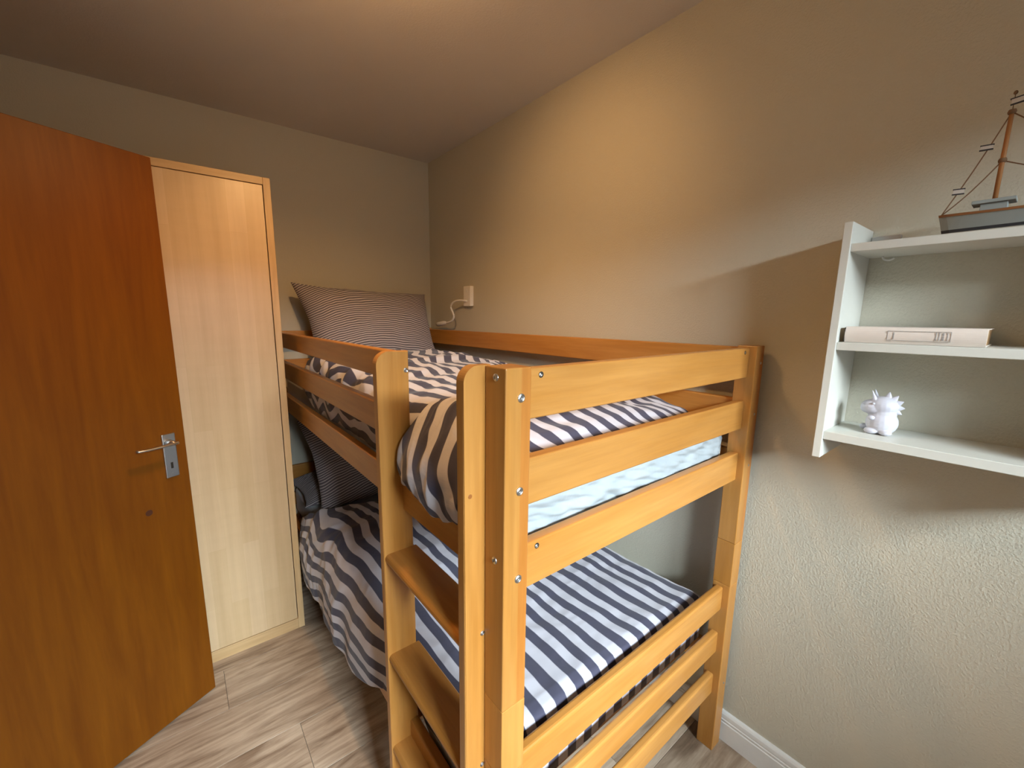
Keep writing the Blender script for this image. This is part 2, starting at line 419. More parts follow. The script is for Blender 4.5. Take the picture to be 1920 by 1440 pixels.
# ------------------------------------------------------------------ wardrobe
def maple():
    m, nt, b = nmat('maple_veneer', 0.33, 0.5)
    tc = N(nt, 'ShaderNodeTexCoord'); mp = N(nt, 'ShaderNodeMapping')
    mp.inputs['Rotation'].default_value = (0, PI/2, 0)     # staves run upright
    L(nt, tc.outputs['Object'], mp.inputs['Vector'])
    sw = N(nt, 'ShaderNodeSeparateXYZ'); L(nt, tc.outputs['Object'], sw.inputs[0])
    cb = N(nt, 'ShaderNodeCombineXYZ'); L(nt, sw.outputs[2], cb.inputs[0]); L(nt, sw.outputs[0], cb.inputs[1])
    br = N(nt, 'ShaderNodeTexBrick'); L(nt, cb.outputs[0], br.inputs['Vector'])
    br.inputs['Color1'].default_value = (0.62, 0.45, 0.255, 1); br.inputs['Color2'].default_value = (0.68, 0.51, 0.315, 1)
    br.inputs['Mortar'].default_value = (0.59, 0.43, 0.24, 1); br.inputs['Scale'].default_value = 1.0
    br.inputs['Mortar Size'].default_value = 0.0004; br.inputs['Brick Width'].default_value = 0.52; br.inputs['Row Height'].default_value = 0.062
    v, _ = objvec(nt, (26, 26, 1.3)); n1 = noise(nt, v, 1.0, 4, 0.6)
    v2, _ = objvec(nt, (7, 7, 30)); n2 = noise(nt, v2, 1.0, 2, 0.5)
    c = mixc(nt, 'MULTIPLY', 0.35, br.outputs[0], ramp(nt, n1, [(0.35, (0.72, 0.66, 0.6)), (0.62, (1, 1, 1))]))
    c = mixc(nt, 'MULTIPLY', 0.07, c, ramp(nt, n2, [(0.35, (0.7, 0.62, 0.55)), (0.6, (1, 1, 1))]))
    L(nt, c, b.inputs['Base Color']); return m
M['maple'] = maple()
M['maple_edge'] = wood('maple_edge_band', 2, (0.56, 0.38, 0.19), (0.64, 0.45, 0.24), rough=0.4, fine=60, var=0.0)
M['maple_edge_x'] = wood('maple_edge_band_x', 0, (0.56, 0.38, 0.19), (0.64, 0.45, 0.24), rough=0.4, fine=60, var=0.0)
wd = root('wardrobe', (-1.57, -0.31, 0), 'tall pale maple wardrobe in the corner behind the open brown door', 'wardrobe')
YW = -0.617; XR = -1.0612; XLW = -2.13
box('side_panel', (XR-0.0265, XR), (YW, -0.02), (0, 2.031), M['maple_edge'], wd, 0.001)
box('side_panel', (XLW, XLW+0.0265), (YW, -0.02), (0, 2.031), M['maple_edge'], wd, 0.001)
box('top_panel', (XLW+0.0268, XR-0.0268), (YW+0.0006, -0.02), (2.003, 2.0306), M['maple_edge_x'], wd, 0.001)
box('plinth', (XLW+0.0268, XR-0.0268), (YW+0.0006, YW+0.02), (0, 0.0515), M['maple_edge_x'], wd, 0.001)
box('back_panel', (XLW+0.0268, XR-0.0268), (-0.03, -0.022), (0.0, 2.003), M['maple'], wd, 0)
xs = (XR-0.0265+XLW+0.0265)/2
box('door_panel', (xs+0.0015, XR-0.0295), (YW+0.0012, YW+0.02), (0.0545, 2.0), M['maple'], wd, 0.001)
box('door_panel', (XLW+0.0295, xs-0.0015), (YW+0.0012, YW+0.02), (0.0545, 2.0), M['maple'], wd, 0.001)

# ================================================================== BUNK BED
XO, XI = -1.024, -0.028            # outer x of the posts
P = 0.0545                         # post section
YE, YH = -2.101, -0.006            # foot end and head end
RT = 0.025                         # rail thickness
bed = root('bunk_bed', ((XO+XI)/2, (YE+YH)/2, 0), 'honey-coloured beech bunk bed with guard rails and ladder against the right wall', 'bunk bed')
# posts
posts = {}
for px, pn in ((XO, 'l'), (XI-P, 'r')):
    for py, qn in ((YE, 'f'), (YH-P, 'h')):
        up = box('upper_post', (px, px+P), (py, py+P), (0.7808, 1.4075), M['beech_glued'], bed, 0.0022)
        mid = box('post_connector', (px, px+P), (py, py+P), (0.6312, 0.7802), M['beech_z'], bed, 0.0014)
        lo = box('lower_post', (px, px+P), (py, py+P), (0.0, 0.6306), M['beech_z'], bed, 0.0022)
        posts[pn+qn] = (up, lo)
# bolts
def bolt_mesh():
    bm = bmesh.new()
    prof = [(0.0, 0.0003), (0.0030, 0.0003), (0.0034, 0.0022), (0.0052, 0.0030), (0.0078, 0.0016), (0.0082, 0.0)]
    n = 16; rings = []
    for r, h in prof[1:]: rings.append([bm.verts.new((r*math.cos(2*PI*k/n), r*math.sin(2*PI*k/n), h)) for k in range(n)])
    c = bm.verts.new((0, 0, prof[0][1]))
    for k in range(n): bm.faces.new((c, rings[0][k], rings[0][(k+1) % n]))
    for a, b in zip(rings[:-1], rings[1:]):
        for k in range(n): bm.faces.new((a[k], b[k], b[(k+1) % n], a[(k+1) % n]))
    return bm
bolt0 = None
def bolt(pos, normal, parent, s=1.0, name='bolt'):
    global bolt0
    if bolt0 is None:
        o = mk('bolt', bolt_mesh(), M['steel'], parent); bolt0 = o
    else:
        o = bolt0.copy(); COL.objects.link(o); o.parent = parent
    o.location = Vector(pos) - org(parent)
    o.rotation_euler = Vector(normal).to_track_quat('Z', 'Y').to_euler(); o.scale = (s, s, s)
    return o
up = posts['lf'][0]
for z in (1.3577, 1.1978, 1.0356): bolt((-0.9918, YE, z), (0, -1, 0), up, 0.95)
for z in (1.3909, 1.070): bolt((XO, -2.0755, z), (-1, 0, 0), up, 0.8)
up = posts['rf'][0]
for x, z in ((-0.046, 1.356), (-0.050, 1.200), (-0.049, 1.0375)): bolt((x, YE, z), (0, -1, 0), up, 0.5)
bolt((-0.0465, YE, 0.253), (0, -1, 0), posts['rf'][1], 0.5)
# end rails (between the posts)
for y0 in (YE+0.019, YH-0.019-RT):
    for z0, z1 in ((1.3125, 1.4015), (1.1545, 1.2425), (0.990, 1.0795), (0.5385, 0.6225), (0.3795, 0.4565), (0.219, 0.297)):
        r_ = box('end_rail', (XO+P, XI-P), (y0, y0+RT), (z0, z1), M['beech_x'], bed, 0.004 if z0 > 0.8 else 0.007, 3)
        if y0 < -1:
            hs = []
            if z0 > 1.3: hs = [(-0.9305, 1.389), (-0.1130, 1.389)]
            elif 0.9 < z0 < 1.0: hs = [(-0.930, 1.068)]
            for hx, hz in hs:
                bm = bmesh.new(); vs = bmesh.ops.create_cone(bm, cap_ends=True, segments=16, radius1=0.0055, radius2=0.0055, depth=0.0008)['verts']
                for v in vs: v.co = Matrix.Rotation(PI/2, 3, 'X') @ v.co
                mk('bolt_hole', bm, M['dark'], r_, Vector((hx, y0-0.0002, hz)) - org(r_))
                bolt((hx-0.0015, y0-0.0006, hz), (0, -1, 0), r_, 0.42)
# long rails: wall side full length, front side up to the ladder
XRF = (-1.010, -1.010+RT); XRW = (-0.042-RT, -0.042)
ya, yb = YE+P, YH-P
for z0, z1 in ((1.3125, 1.4025), (1.1545, 1.2435), (0.990, 1.0795)):
    box('side_rail', XRW, (ya, yb), (z0, z1), M['beech_y'], bed, 0.004, 3)
box('side_rail', XRW, (ya, yb), (0.290, 0.378), M['beech_y'], bed, 0.004, 3)
LY = (-1.679, -1.657)              # far ladder upright
box('guard_rail', XRF, (LY[1], yb), (1.3285, 1.4025), M['beech_y'], bed, 0.005, 3)
box('guard_rail', XRF, (LY[1], yb), (1.1745, 1.2575), M['beech_y'], bed, 0.005, 3)
box('side_rail', XRF, (ya, yb), (1.003, 1.0885), M['beech_y'], bed, 0.004, 3)
box('side_rail', XRF, (ya, yb), (0.290, 0.378), M['beech_y'], bed, 0.004, 3)
# ladder
LX = (-1.0665, -0.9845)
def upright(y0, y1, zt, rad=0.032, rnd=0.004):
    pts = [(LX[0], 0.0), (LX[1], 0.0), (LX[1], zt)] + arc(LX[0]+rad, zt-rad, rad, 90, 180, 10)
    return prism('ladder_upright', pts, 1, y0, y1, M['beech_z'], bed, rnd)
ul = upright(LY[0], LY[1], 1.4055); LN = (-2.0460, -2.0240)
# the near upright sits in front of the post and side rail, so it is notched to their outer faces
XN = XRF[0] - 0.0006
un = prism('ladder_upright', [(LX[0], 0.0), (XN, 0.0), (XN, 1.4085)] + arc(LX[0]+0.028, 1.4085-0.028, 0.028, 90, 180, 10), 1, LN[0], LN[1], M['beech_z'], bed, 0.004)
bolt((-0.9925, LY[0], 1.3585), (0, -1, 0), ul, 0.75)
bm = bmesh.new(); vs = bmesh.ops.create_cone(bm, cap_ends=True, segments=14, radius1=0.0045, radius2=0.0035, depth=0.0008)['verts']
for v in vs: v.co = Matrix.Rotation(PI/2, 3, 'X') @ v.co
mk('wood_knot', bm, plain('beech_knot', (0.30, 0.105, 0.02), 0.5), un, Vector((-1.0545, LN[0]-0.0002, 1.185)) - org(un))
for z in (0.910, 0.619): bolt((-1.0285, LN[0], z), (0, -1, 0), un, 0.6)
for zt in (0.898, 0.613, 0.330, 0.047):
    pts = [(-0.976, zt-0.024), (-0.976, zt-0.003), (-0.979, zt)] + arc(-1.052, zt-0.012, 0.012, 90, 270, 8)
    o = prism('ladder_rung', pts, 1, LN[1]-0.0005, LY[0]+0.0005, M['beech_y'], bed, 0.0)
# slatted bases
for zs in (1.012, 0.345):
    for k in range(12):
        yk = -0.14 - k*0.165
        box('slat', (XRF[1]-0.002, XRW[0]+0.002), (yk-0.035, yk+0.035), (zs-0.012, zs), M['beech_x'], bed, 0.001, 1)

# ================================================================== MATTRESSES
M['mattress'] = plain('white_mattress_cover', (0.76, 0.80, 0.84), 0.85)
def prot_mat():
    m, nt, b = nmat('pale_blue_white_protector', 0.7, 0.3)
    v, _ = objvec(nt, (1, 1, 1)); n = noise(nt, v, 11, 3, 0.5, 0.8)
    L(nt, ramp(nt, n, [(0.3, (0.35, 0.395, 0.425)), (0.7, (0.40, 0.44, 0.465))]), b.inputs['Base Color'])
    bump(nt, b, n, 0.35, 0.015); return m
M['prot'] = prot_mat()
def mattress(z0, z1, label, protector=False):
    x0, x1, y0, y1 = -0.958, -0.080, (-2.030 if protector else -1.995), -0.062
    r = root('mattress', ((x0+x1)/2, (y0+y1)/2, z0), label, 'mattress')
    box('mattress_core', (x0, x1), (y0, y1), (z0, z1), M['mattress'], r, 0.03, 4)
    if protector:
        # quilted protector pulled over the foot end, with a wavy bound hem
        pn = Perlin(5); nx, nz = 150, 40
        s = np.linspace(0, 1, nx)[:, None]; t = np.linspace(0, 1, nz)[None, :]
        x = x0 - 0.003 + (x1-x0+0.010)*s + 0*t
        hem = 1.0463 + np.interp(s, [0, .06, .15, .3, .42, .5, .6, .7, .8, .9, .95, .985, 1.0],
                                 [.004, .010, .008, .005, -.004, -.004, .001, .006, .014, .011, .014, .03, .06])
        z = (z1-0.004)*(1-t) + hem*t
        y = y0 - 0.006 - 0.006*sst(0, 0.3, t) - 0.010*pn(s*9+t*1.5, t*3) - 0.009*pn(s*20-t*5, t*5+9)*sst(0, .4, t) + 0.03*sst(0.93, 1.0, s)*0.7
        y = np.clip(y, YE+0.019+RT+0.001, None)
        bm = bmesh.new(); grid_bm(bm, np.stack([x, y, z], -1), x, z)
        mk_cloth('mattress_protector', bm, M['prot'], r, ((x0+x1)/2, y0, 1.09), 0.002, 0)
        bm = bmesh.new()
        bm_tube(bm, [Vector((x[i, -1], y[i, -1]-0.001, z[i, -1])) - Vector((0, 0, 0)) for i in range(0, nx, 2)], 0.0022, 6)
        o = mk('hem_binding', bm, M['white'], r, -org(r), smooth=True)
    return r
mattress(1.0125, 1.158, 'upper bunk mattress with a pale blue protector hanging at the foot end', True)
mattress(0.3455, 0.505, 'lower bunk mattress under the striped duvet')

# ================================================================== BEDDING
DK, WH = (0.062, 0.060, 0.095), (0.56, 0.55, 0.61)
M['stripe'] = striped('grey_and_white_striped_cotton', 0.063, 0.5, DK, WH)
M['pin'] = striped('fine_pinstripe_cotton', 0.0125, 0.70, (0.165, 0.145, 0.16), (0.68, 0.62, 0.62))

def ridge(n): return 1 - 2*np.abs(n)
def crinkle(px, py, s1, s2, s3):
    """wrinkle height field in metres, about +-1"""
    wx = px + 0.06*s3(px*4, py*4); wy = py + 0.06*s3(px*4+7, py*4+3)
    a = ridge(s1(wx*5.0, wy*7.0))*1.0
    b = ridge(s2(wx*11.0, wy*14.0))*0.6
    return a + b - 0.9

# ---- upper duvet
def upper_duvet():
    s1, s2, s3 = Perlin(11), Perlin(12), Perlin(13)
    na, nb = 210, 330
    t = np.linspace(0, 1, na)[:, None]; b = np.linspace(0, 1, nb)[None, :]
    y = -0.52 - 1.507*b + 0*t
    top = np.interp(b, [0, .05, .12, .35, .6, .75, .86, .94, 1.0], [1.225, 1.285, 1.315, 1.318, 1.295, 1.283, 1.268, 1.225, 1.168]) + 0*t
    x0 = -0.976 + 0.010*s3(y*3, y*0+2) + 0.10*sst(0.03, 0.0, b); x1 = np.interp(b, [0, .1, .5, .8, 1], [-0.20, -0.16, -0.14, -0.125, -0.14]) + 0*t
    hem0 = np.interp(b, [0, .05, .15, .3, .6, .75, 1], [1.20, 1.15, 1.10, 1.085, 1.085, 1.11, 1.135])
    # cross-section: up the front side, across, down at the wall
    th = PI*t; p = 0.36
    cs = np.sign(np.cos(th))*np.abs(np.cos(th))**p; sn = np.abs(np.sin(th))**p
    x = (x0+x1)/2 - cs*(x1-x0)/2
    base = hem0 + (1.165-hem0)*t
    # slope of the top: higher in the middle-left, lower at the wall
    xr = (x-x0)/(x1-x0)
    prof = 1.0 - 0.30*sst(0.5, 1.0, xr)
    z = base + (top-base)*sn*prof
    Pn = np.stack([x, y, z], -1)
    n = grid_normals(Pn)
    n *= np.sign((n*np.stack([x-(x0+x1)/2, 0*x, z-1.1], -1)).sum(-1, keepdims=True))
    arcx = np.concatenate([np.zeros((1, nb)), np.cumsum(np.linalg.norm(np.diff(Pn, axis=0), axis=-1), axis=0)], 0)
    head = sst(0.62, 0.30, b)
    amp = 0.010 + 0.011*head
    amp = amp*np.where(b > 0.97, 0.4, 1.0)
    h = crinkle(arcx, y, s1, s2, s3)*amp
    # cross folds that run over the duvet
    h = h + 0.021*ridge(s1(y*8 + 0.5*arcx + 4, arcx*1.2))*(0.25+0.75*head) - 0.006
    side = sst(0.22, 0.0, t)
    h = h*(1-0.75*side) 
    d = h[..., None]*n
    Pn = Pn + d
    # keep inside the guard rails and off the wall rail
    Pn[..., 0] = np.clip(Pn[..., 0], XRF[1]+0.001, XRW[0]-0.004)
    Pn[..., 1] = np.clip(Pn[..., 1], -2.036, -0.45)
    Pn[..., 2] = np.maximum(Pn[..., 2], np.where(t*np.ones_like(y) > 0.12, 1.163, 1.092))
    U = arcx + 0.020*s3(y*4.5, arcx*3) + 0.012*s2(y*11, arcx*5) + 0.014*np.arcsin(np.sin(y*30 + 4*s3(arcx*4, y*2)))*(0.3+head)
    bm = bmesh.new(); grid_bm(bm, Pn, U, y)
    # foot end: the cloth drops between mattress and end rails
    E = Pn[:, -1, :]; kk = 10
    q = np.linspace(0, 1, kk)[None, :]
    X = E[:, 0:1] + 0*q; Y = E[:, 1:2] - 0.0*q - 0.001*np.sin(PI*q) ; Z = E[:, 2:3]*(1-q) + np.minimum(1.135, E[:, 2:3])*q
    grid_bm(bm, np.stack([X, Y, Z], -1), U[:, -1:]+0*q, -q)
    # head end cap
    E = Pn[:, 0, :]
    X = E[:, 0:1]; Z = E[:, 2:3]*(1-q) + 1.165*q; Y = E[:, 1:2] + 0.015*np.sin(PI*q)
    grid_bm(bm, np.stack([X+0*q, Y, Z], -1), U[:, :1]+0*q, q)
    # corner of the duvet folded out over the side rail, between the ladder uprights: stripes run downwards
    na, nb = 90, 80
    a = np.linspace(0, 1, na)[:, None]; b = np.linspace(0, 1, nb)[None, :]
    ctrl_a = [0, .18, .34, .48, .62, .76, .88, 1.0]
    px = np.interp(a, ctrl_a, [-0.74, -0.86, -0.945, -0.995, -1.030, -1.041, -1.036, -1.022])
    pz = np.interp(a, ctrl_a, [1.292, 1.292, 1.272, 1.228, 1.178, 1.135, 1.106, 1.094])
    k = np.ones(9)/9
    def smooth(v):
        v = np.pad(v[:, 0], 4, mode='edge'); return np.convolve(v, k, 'valid')[:, None]
    px, pz = smooth(px), smooth(pz)
    yf = -1.700 - (0.318 - 0.17*sst(0.50, 0.15, a))*b
    lift = -0.014*(1-np.clip(np.sin(PI*b), 0, 1)**0.4)*sst(0.3, 0.6, a)           # rounded ends of the roll
    x = px - lift*0.9 + 0*b
    pull = 0.010*np.sin(PI*b)
    x = x - pull*sst(0.35, 0.7, a)
    z = pz + 0*b + 0.010*s3(a*2, b*3+5) - 0.012*sst(.8, 1, a)*b + 0.012*sst(.8, 1, a)*np.sin(b*9)*0.6
    z = z - 0.06*sst(0.30, 0.0, a) - 0.08*sst(0.75, 1.0, b)*sst(0.50, 0.25, a) + 0.006*np.sin(b*7)*sst(.5, .2, a)
    y2 = yf - 0.010*sst(0.45, 0.8, a)*np.sin(PI*b) + 0*a
    y2 = np.clip(y2, -2.0215, -1.683)
    Pn = np.stack([x, y2, z], -1); n = grid_normals(Pn); n *= np.sign(n[..., 2:3]-n[..., 0:1])
    Pn = Pn + (0.008*s1(a*4+b*2, b*6) + 0.007*ridge(s2(a*3-b*4, b*7)))[..., None]*n
    Pn[..., 0] = np.where((Pn[..., 0] > -1.0145) & (Pn[..., 2] < 1.093), -1.0145, Pn[..., 0])
    U = yf*0.85 + 0.27*a + 0.016*s3(a*3, b*4) + 0.014*np.sin(a*5)
    grid_bm(bm, Pn, U, a+0*b)
    o = mk_cloth('duvet', bm, M['stripe'], None, (-0.55, -1.27, 1.165), 0.004, -1)
    tag(o, 'rumpled grey and white striped duvet on the upper bunk', 'duvet', 'striped duvets on the bunk bed')
upper_duvet()

# ---- lower duvet
def lower_duvet():
    s1, s2, s3 = Perlin(31), Perlin(32), Perlin(33)
    na, nb = 240, 330
    t = np.linspace(0, 1, na)[:, None]
    y = np.linspace(-0.50, -2.042, nb)[None, :]
    ys = -0.50 - 0.27*sst(0.12, 0.42, t) - 0.05*sst(0.3, 0.5, t)*np.sin(t*14)
    yy = [-2.04, -1.9, -1.78, -1.68, -1.62, -1.45, -1.30, -1.0, -0.62, -0.52, -0.46]
    hem = np.interp(-y, [-v for v in yy[::-1]], [0.21, 0.26, 0.31, 0.38, 0.395, 0.32, 0.262, 0.262, 0.285, 0.30, 0.36][::-1])
    xo = np.interp(-y, [-v for v in yy[::-1]], [-0.968, -0.968, -0.968, -0.972, -0.984, -1.034, -1.048, -1.048, -1.044, -1.030, -1.0][::-1])
    zt = np.interp(-y, [0.46, 0.52, 0.62, 0.8, 1.2, 1.7, 1.93, 2.0, 2.03, 2.05], [0.585, 0.615, 0.625, 0.62, 0.605, 0.600, 0.606, 0.611, 0.607, 0.58])
    xt = -0.955                                   # where the top turns down
    # polyline per row: hem -> shoulder -> crown -> wall edge -> tuck
    nA = 0.34
    def row():
        xs = np.zeros((na, nb)); zs = np.zeros((na, nb))
        c = [0, .10, .22, .30, .36, .44, .6, .8, .94, 1.0]
        one = np.ones(nb)
        kx = np.stack([xo[0], xo[0]-0.004, (xo[0]*.75+xt*.25), xt*one-0.03, xt*one+0.02, -0.86*one, -0.62*one, -0.34*one, -0.125*one, -0.088*one])
        hz = hem[0]; z0 = zt[0]
        kz = np.stack([hz, hz*.66+z0*.34, hz*.28+z0*.72, hz*.07+z0*.93, z0-0.004, z0+0.004, z0+0.006, z0-0.006, z0-0.022, 0.508*one])
        for j in range(nb):
            xs[:, j] = np.interp(t[:, 0], c, kx[:, j]); zs[:, j] = np.interp(t[:, 0], c, kz[:, j])
        kr = np.hanning(25); kr /= kr.sum()
        for arr in (xs, zs):
            pad = np.concatenate([2*arr[:1]-arr[12:0:-1], arr, 2*arr[-1:]-arr[-2:-14:-1]], 0)
            arr[:] = np.apply_along_axis(lambda v: np.convolve(v, kr, 'valid'), 0, pad)
        return xs, zs
    x, z = row()
    arcx = np.concatenate([np.zeros((1, nb)), np.cumsum(np.hypot(np.diff(x, axis=0), np.diff(z, axis=0)), axis=0)], 0)
    arcx = arcx - arcx[int(na*0.36):int(na*0.36)+1]
    f = (y+0.50)/(-2.042+0.50)
    Y = ys + (-2.042-ys)*f
    Pn = np.stack([x, Y, z], -1)
    n = grid_normals(Pn)
    n *= np.sign(n[..., 2:3]*1.0 - n[..., 0:1]*1.0)
    head = sst(-1.35, -0.9, Y)
    h = crinkle(arcx, Y, s1, s2, s3)*(0.004 + 0.009*head)
    h = h + 0.010*ridge(s1(Y*5+1, arcx*2+2))*head
    # long soft valleys along the bed at the foot
    h = h + 0.005*s3(arcx*9, Y*1.6)
    hang = sst(-0.03, -0.25, arcx)
    h = h*(1-0.3*hang) + hang*0.006*np.sin(Y*16+3*s3(arcx*2, Y*3))*sst(-1.55, -1.3, Y)
    Pn = Pn + h[..., None]*n
    # foot corner pinched up near the ladder
    Pn[..., 0] = np.where((Y < -1.60), np.maximum(Pn[..., 0], -0.974), Pn[..., 0])
    Pn[..., 0] = np.where(Y > -0.63, np.maximum(Pn[..., 0], -1.057), Pn[..., 0])
    Pn[..., 0] = np.where((Pn[..., 2] < 0.40) & (Y > -1.6), np.minimum(Pn[..., 0], -1.016), Pn[..., 0])
    Pn[..., 0] = np.minimum(Pn[..., 0], -0.084)
    Pn[..., 1] = np.clip(Pn[..., 1], -2.046, -0.4)
    Pn[..., 2] = np.where(arcx > 0.02, np.maximum(Pn[..., 2], 0.509), Pn[..., 2])
    U = arcx + 0.014*s2(arcx*7, Y*2.6) + 0.10*(Y+1.2)*sst(0.05, -0.15, arcx) + 0.014*s3(Y*3.0, arcx*3.5) + 0.008*s2(Y*8, arcx*5) + 0.016*np.sin(Y*21+3*s3(arcx*4, Y*2))*head
    bm = bmesh.new(); grid_bm(bm, Pn, U, Y)
    kk = 8; q = np.linspace(0, 1, kk)[None, :]
    E = Pn[:, -1, :]; lo = np.minimum(E[:, 2:3], 0.40)
    grid_bm(bm, np.stack([E[:, 0:1]+0*q, E[:, 1:2]+0.024*sst(0, 0.6, q), E[:, 2:3]*(1-q)+lo*q], -1), U[:, -1:]+0*q, -q)
    E = Pn[:, 0, :]
    grid_bm(bm, np.stack([E[:, 0:1]+0*q, E[:, 1:2]+0.02*np.sin(PI*q), E[:, 2:3]*(1-q)+np.minimum(E[:, 2:3], 0.51)*q], -1), U[:, :1]+0*q, q)
    o = mk_cloth('duvet', bm, M['stripe'], None, (-0.55, -1.25, 0.51), 0.004, -1)
    tag(o, 'grey and white striped duvet on the lower bunk, hanging down over the bed side', 'duvet', 'striped duvets on the bunk bed')
lower_duvet()

# ---- pillows
def pillow(center, w, hgt, thick, right, upv, seed, label, cat='pillow', stripe_bow=0.65, sag=0.0, mat=None, taper=0.0):
    right = Vector(right).normalized(); upv = Vector(upv); upv = (upv - right*upv.dot(right)).normalized(); nrm = right.cross(upv)
    s1, s2 = Perlin(seed), Perlin(seed+1)
    n = 90
    u = np.linspace(-1, 1, n)[:, None]; v = np.linspace(-1, 1, n)[None, :]
    bm = bmesh.new()
    Rm = np.array([list(right), list(upv), list(nrm)])
    for sgn in (1, -1):
        X = u*w/2*(1-0.075*(1-v**2)**1.0) + 0*v; Yv = v*hgt/2*(1-0.05*(1-u**2)) + 0*u
        X = X + taper*np.clip(-u, 0, 1)*(1-v)/2 + 0.008*s1(u*2, v*2); Yv = Yv - sag*(1-u**2) + 0.010*s2(u*2.5, v*0+1)
        e = np.clip((1-np.abs(u)**2.6), 0, 1)*np.clip((1-np.abs(v)**2.6), 0, 1)
        Z = sgn*thick/2*e**0.55
        edge = np.clip(1-e, 0, 1)
        wr = ridge(s1(u*2.5+0.7*v, v*5+sgn))*0.009 + 0.005*np.sin(8*np.arctan2(v, u)+4*s2(u, v))*edge*e**.3
        Z = Z + sgn*wr*np.clip(e*4, 0, 1)
        L3 = np.stack([X, Yv, Z], -1)@Rm + np.array(center)
        sl = np.where(u < 0, 1.25, 0.6)
        U = Yv + stripe_bow*sl*X**2 - 0.10*X*0 + 0.35*Z + 0.014*s2(u*2.2, v*2) + 0.004*s1(u*9, v*6)
        grid_bm(bm, L3, U, X, flip=(sgn < 0))
    bmesh.ops.remove_doubles(bm, verts=bm.verts, dist=0.0004)
    o = mk_cloth(label.split()[0], bm, mat or M['pin'], None, center)
    o.name = 'pillow'; o.data.name = 'pillow'
    tag(o, label, cat, 'pinstriped pillows on the bunk bed')
    return o
pillow((-0.520, -0.245, 1.415), 0.80, 0.50, 0.26, (1, 0.02, -0.035), (0, 0.42, 0.90), 51, 'fine pinstriped grey pillow propped against the wall on the upper bunk', sag=0.012, taper=0.075)
pillow((-0.545, -0.46, 0.765), 0.84, 0.50, 0.20, (1, 0.03, 0.02), (0, 0.62, 0.78), 61, 'dark pinstriped pillow leaning at the head of the lower bunk', stripe_bow=0.35)
pillow((-0.580, -0.275, 0.578), 0.83, 0.40, 0.125, (1, 0, 0.10), (0, 1, 0.02), 71, 'pinstriped pillow lying flat under the leaning one on the lower bunk', stripe_bow=0.2)

# ================================================================== WALL SHELF AND WHAT STANDS ON IT
XF = -0.182; YS = -2.305; YS2 = YS - 0.45
sh = root('wall_shelf', (-0.09, (YS+YS2)/2, 1.147), 'white three-board wall shelf on the right wall', 'shelf')
box('side_panel', (XF, -0.001), (YS, YS+0.0165), (1.147, 1.706), M['white'], sh, 0.0012)
box('side_panel', (XF, -0.001), (YS2-0.0165, YS2), (1.147, 1.706), M['white'], sh, 0.0012)
SZ = [(1.6395, 1.6575), (1.4145, 1.4335), (1.1945, 1.2150)]
for z0, z1 in SZ: box('shelf_board', (XF+0.004, -0.001), (YS2, YS), (z0, z1), M['white'], sh, 0.0012)
box('wall_bracket', (-0.012, -0.001), (YS-0.055, YS-0.001), (1.6580, 1.690), M['steel'], sh, 0.001)
bm = bmesh.new(); bm_tube(bm, spline([(-0.030, YS-0.030, 1.6390), (-0.030, YS-0.034, 1.632), (-0.034, YS-0.045, 1.629), (-0.030, YS-0.052, 1.633)], 5), 0.0022, 8)
mk('shelf_clip', bm, M['plastic'], sh, -org(sh), smooth=True)

# ---- book lying flat, spine to the front
M['cover'] = plain('off_white_book_cover', (0.74, 0.65, 0.58), 0.6)
M['paper'] = plain('cream_page_block', (0.55, 0.34, 0.17), 0.9)
M['ink'] = plain('grey_ink', (0.30, 0.28, 0.27), 0.7)
bz0, bz1 = 1.4340, 1.4700
bk = root('book', (-0.10, -2.43, bz0), 'thick off-white book lying flat on the middle shelf, spine outwards', 'book')
xs0, xs1, yb0, yb1 = -0.168, -0.012, -2.535, -2.3155
box('cover_board', (xs0+0.006, xs1), (yb0, yb1), (bz1-0.0022, bz1), M['cover'], bk, 0.0006, 1)
box('cover_board', (xs0+0.006, xs1), (yb0, yb1), (bz0, bz0+0.0022), M['cover'], bk, 0.0006, 1)
box('page_block', (xs0+0.008, xs1-0.004), (yb0+0.003, yb1-0.003), (bz0+0.0023, bz1-0.0023), M['paper'], bk, 0, 1)
pts = [(xs0+0.0075, bz0)] + [(xs0 + 0.0055*((k/8-0.5)*2)**2, bz0 + (bz1-bz0)*k/8) for k in range(9)] + [(xs0+0.0075, bz1)] 
prism('spine', pts, 1, yb0, yb1, M['cover'], bk)
box('tail_band', (xs0+0.001, xs0+0.007), (yb1, yb1+0.0012), (bz0+0.002, bz1-0.002), M['dark'], bk, 0, 1)
# printed label on the spine: outline and rows of small unreadable print
bm = bmesh.new(); xp = xs0-0.0003
ya_, yb_ = -2.390, -2.487; za, zb = bz0+0.0075, bz1-0.0075
def ink(y0, y1, z0, z1): bm_box(bm, (xp, xp+0.0006), (min(y0, y1), max(y0, y1)), (z0, z1))
ink(ya_, yb_, za, za+0.0007); ink(ya_, yb_, zb-0.0007, zb); ink(ya_, ya_-0.0007, za, zb); ink(yb_, yb_+0.0007, za, zb)
rk = random.Random(5)
for yy, w_ in ((-2.399, 0.0022), (-2.4645, 0.0016), (-2.469, 0.0016), (-2.474, 0.003), (-2.481, 0.0014)):
    z = za+0.003
    while z < zb-0.003:
        l = 0.0012+rk.random()*0.0016; ink(yy, yy-w_, z, min(z+l, zb-0.002)); z += l+0.0006
mk('spine_print', bm, M['ink'], bk, -org(bk))

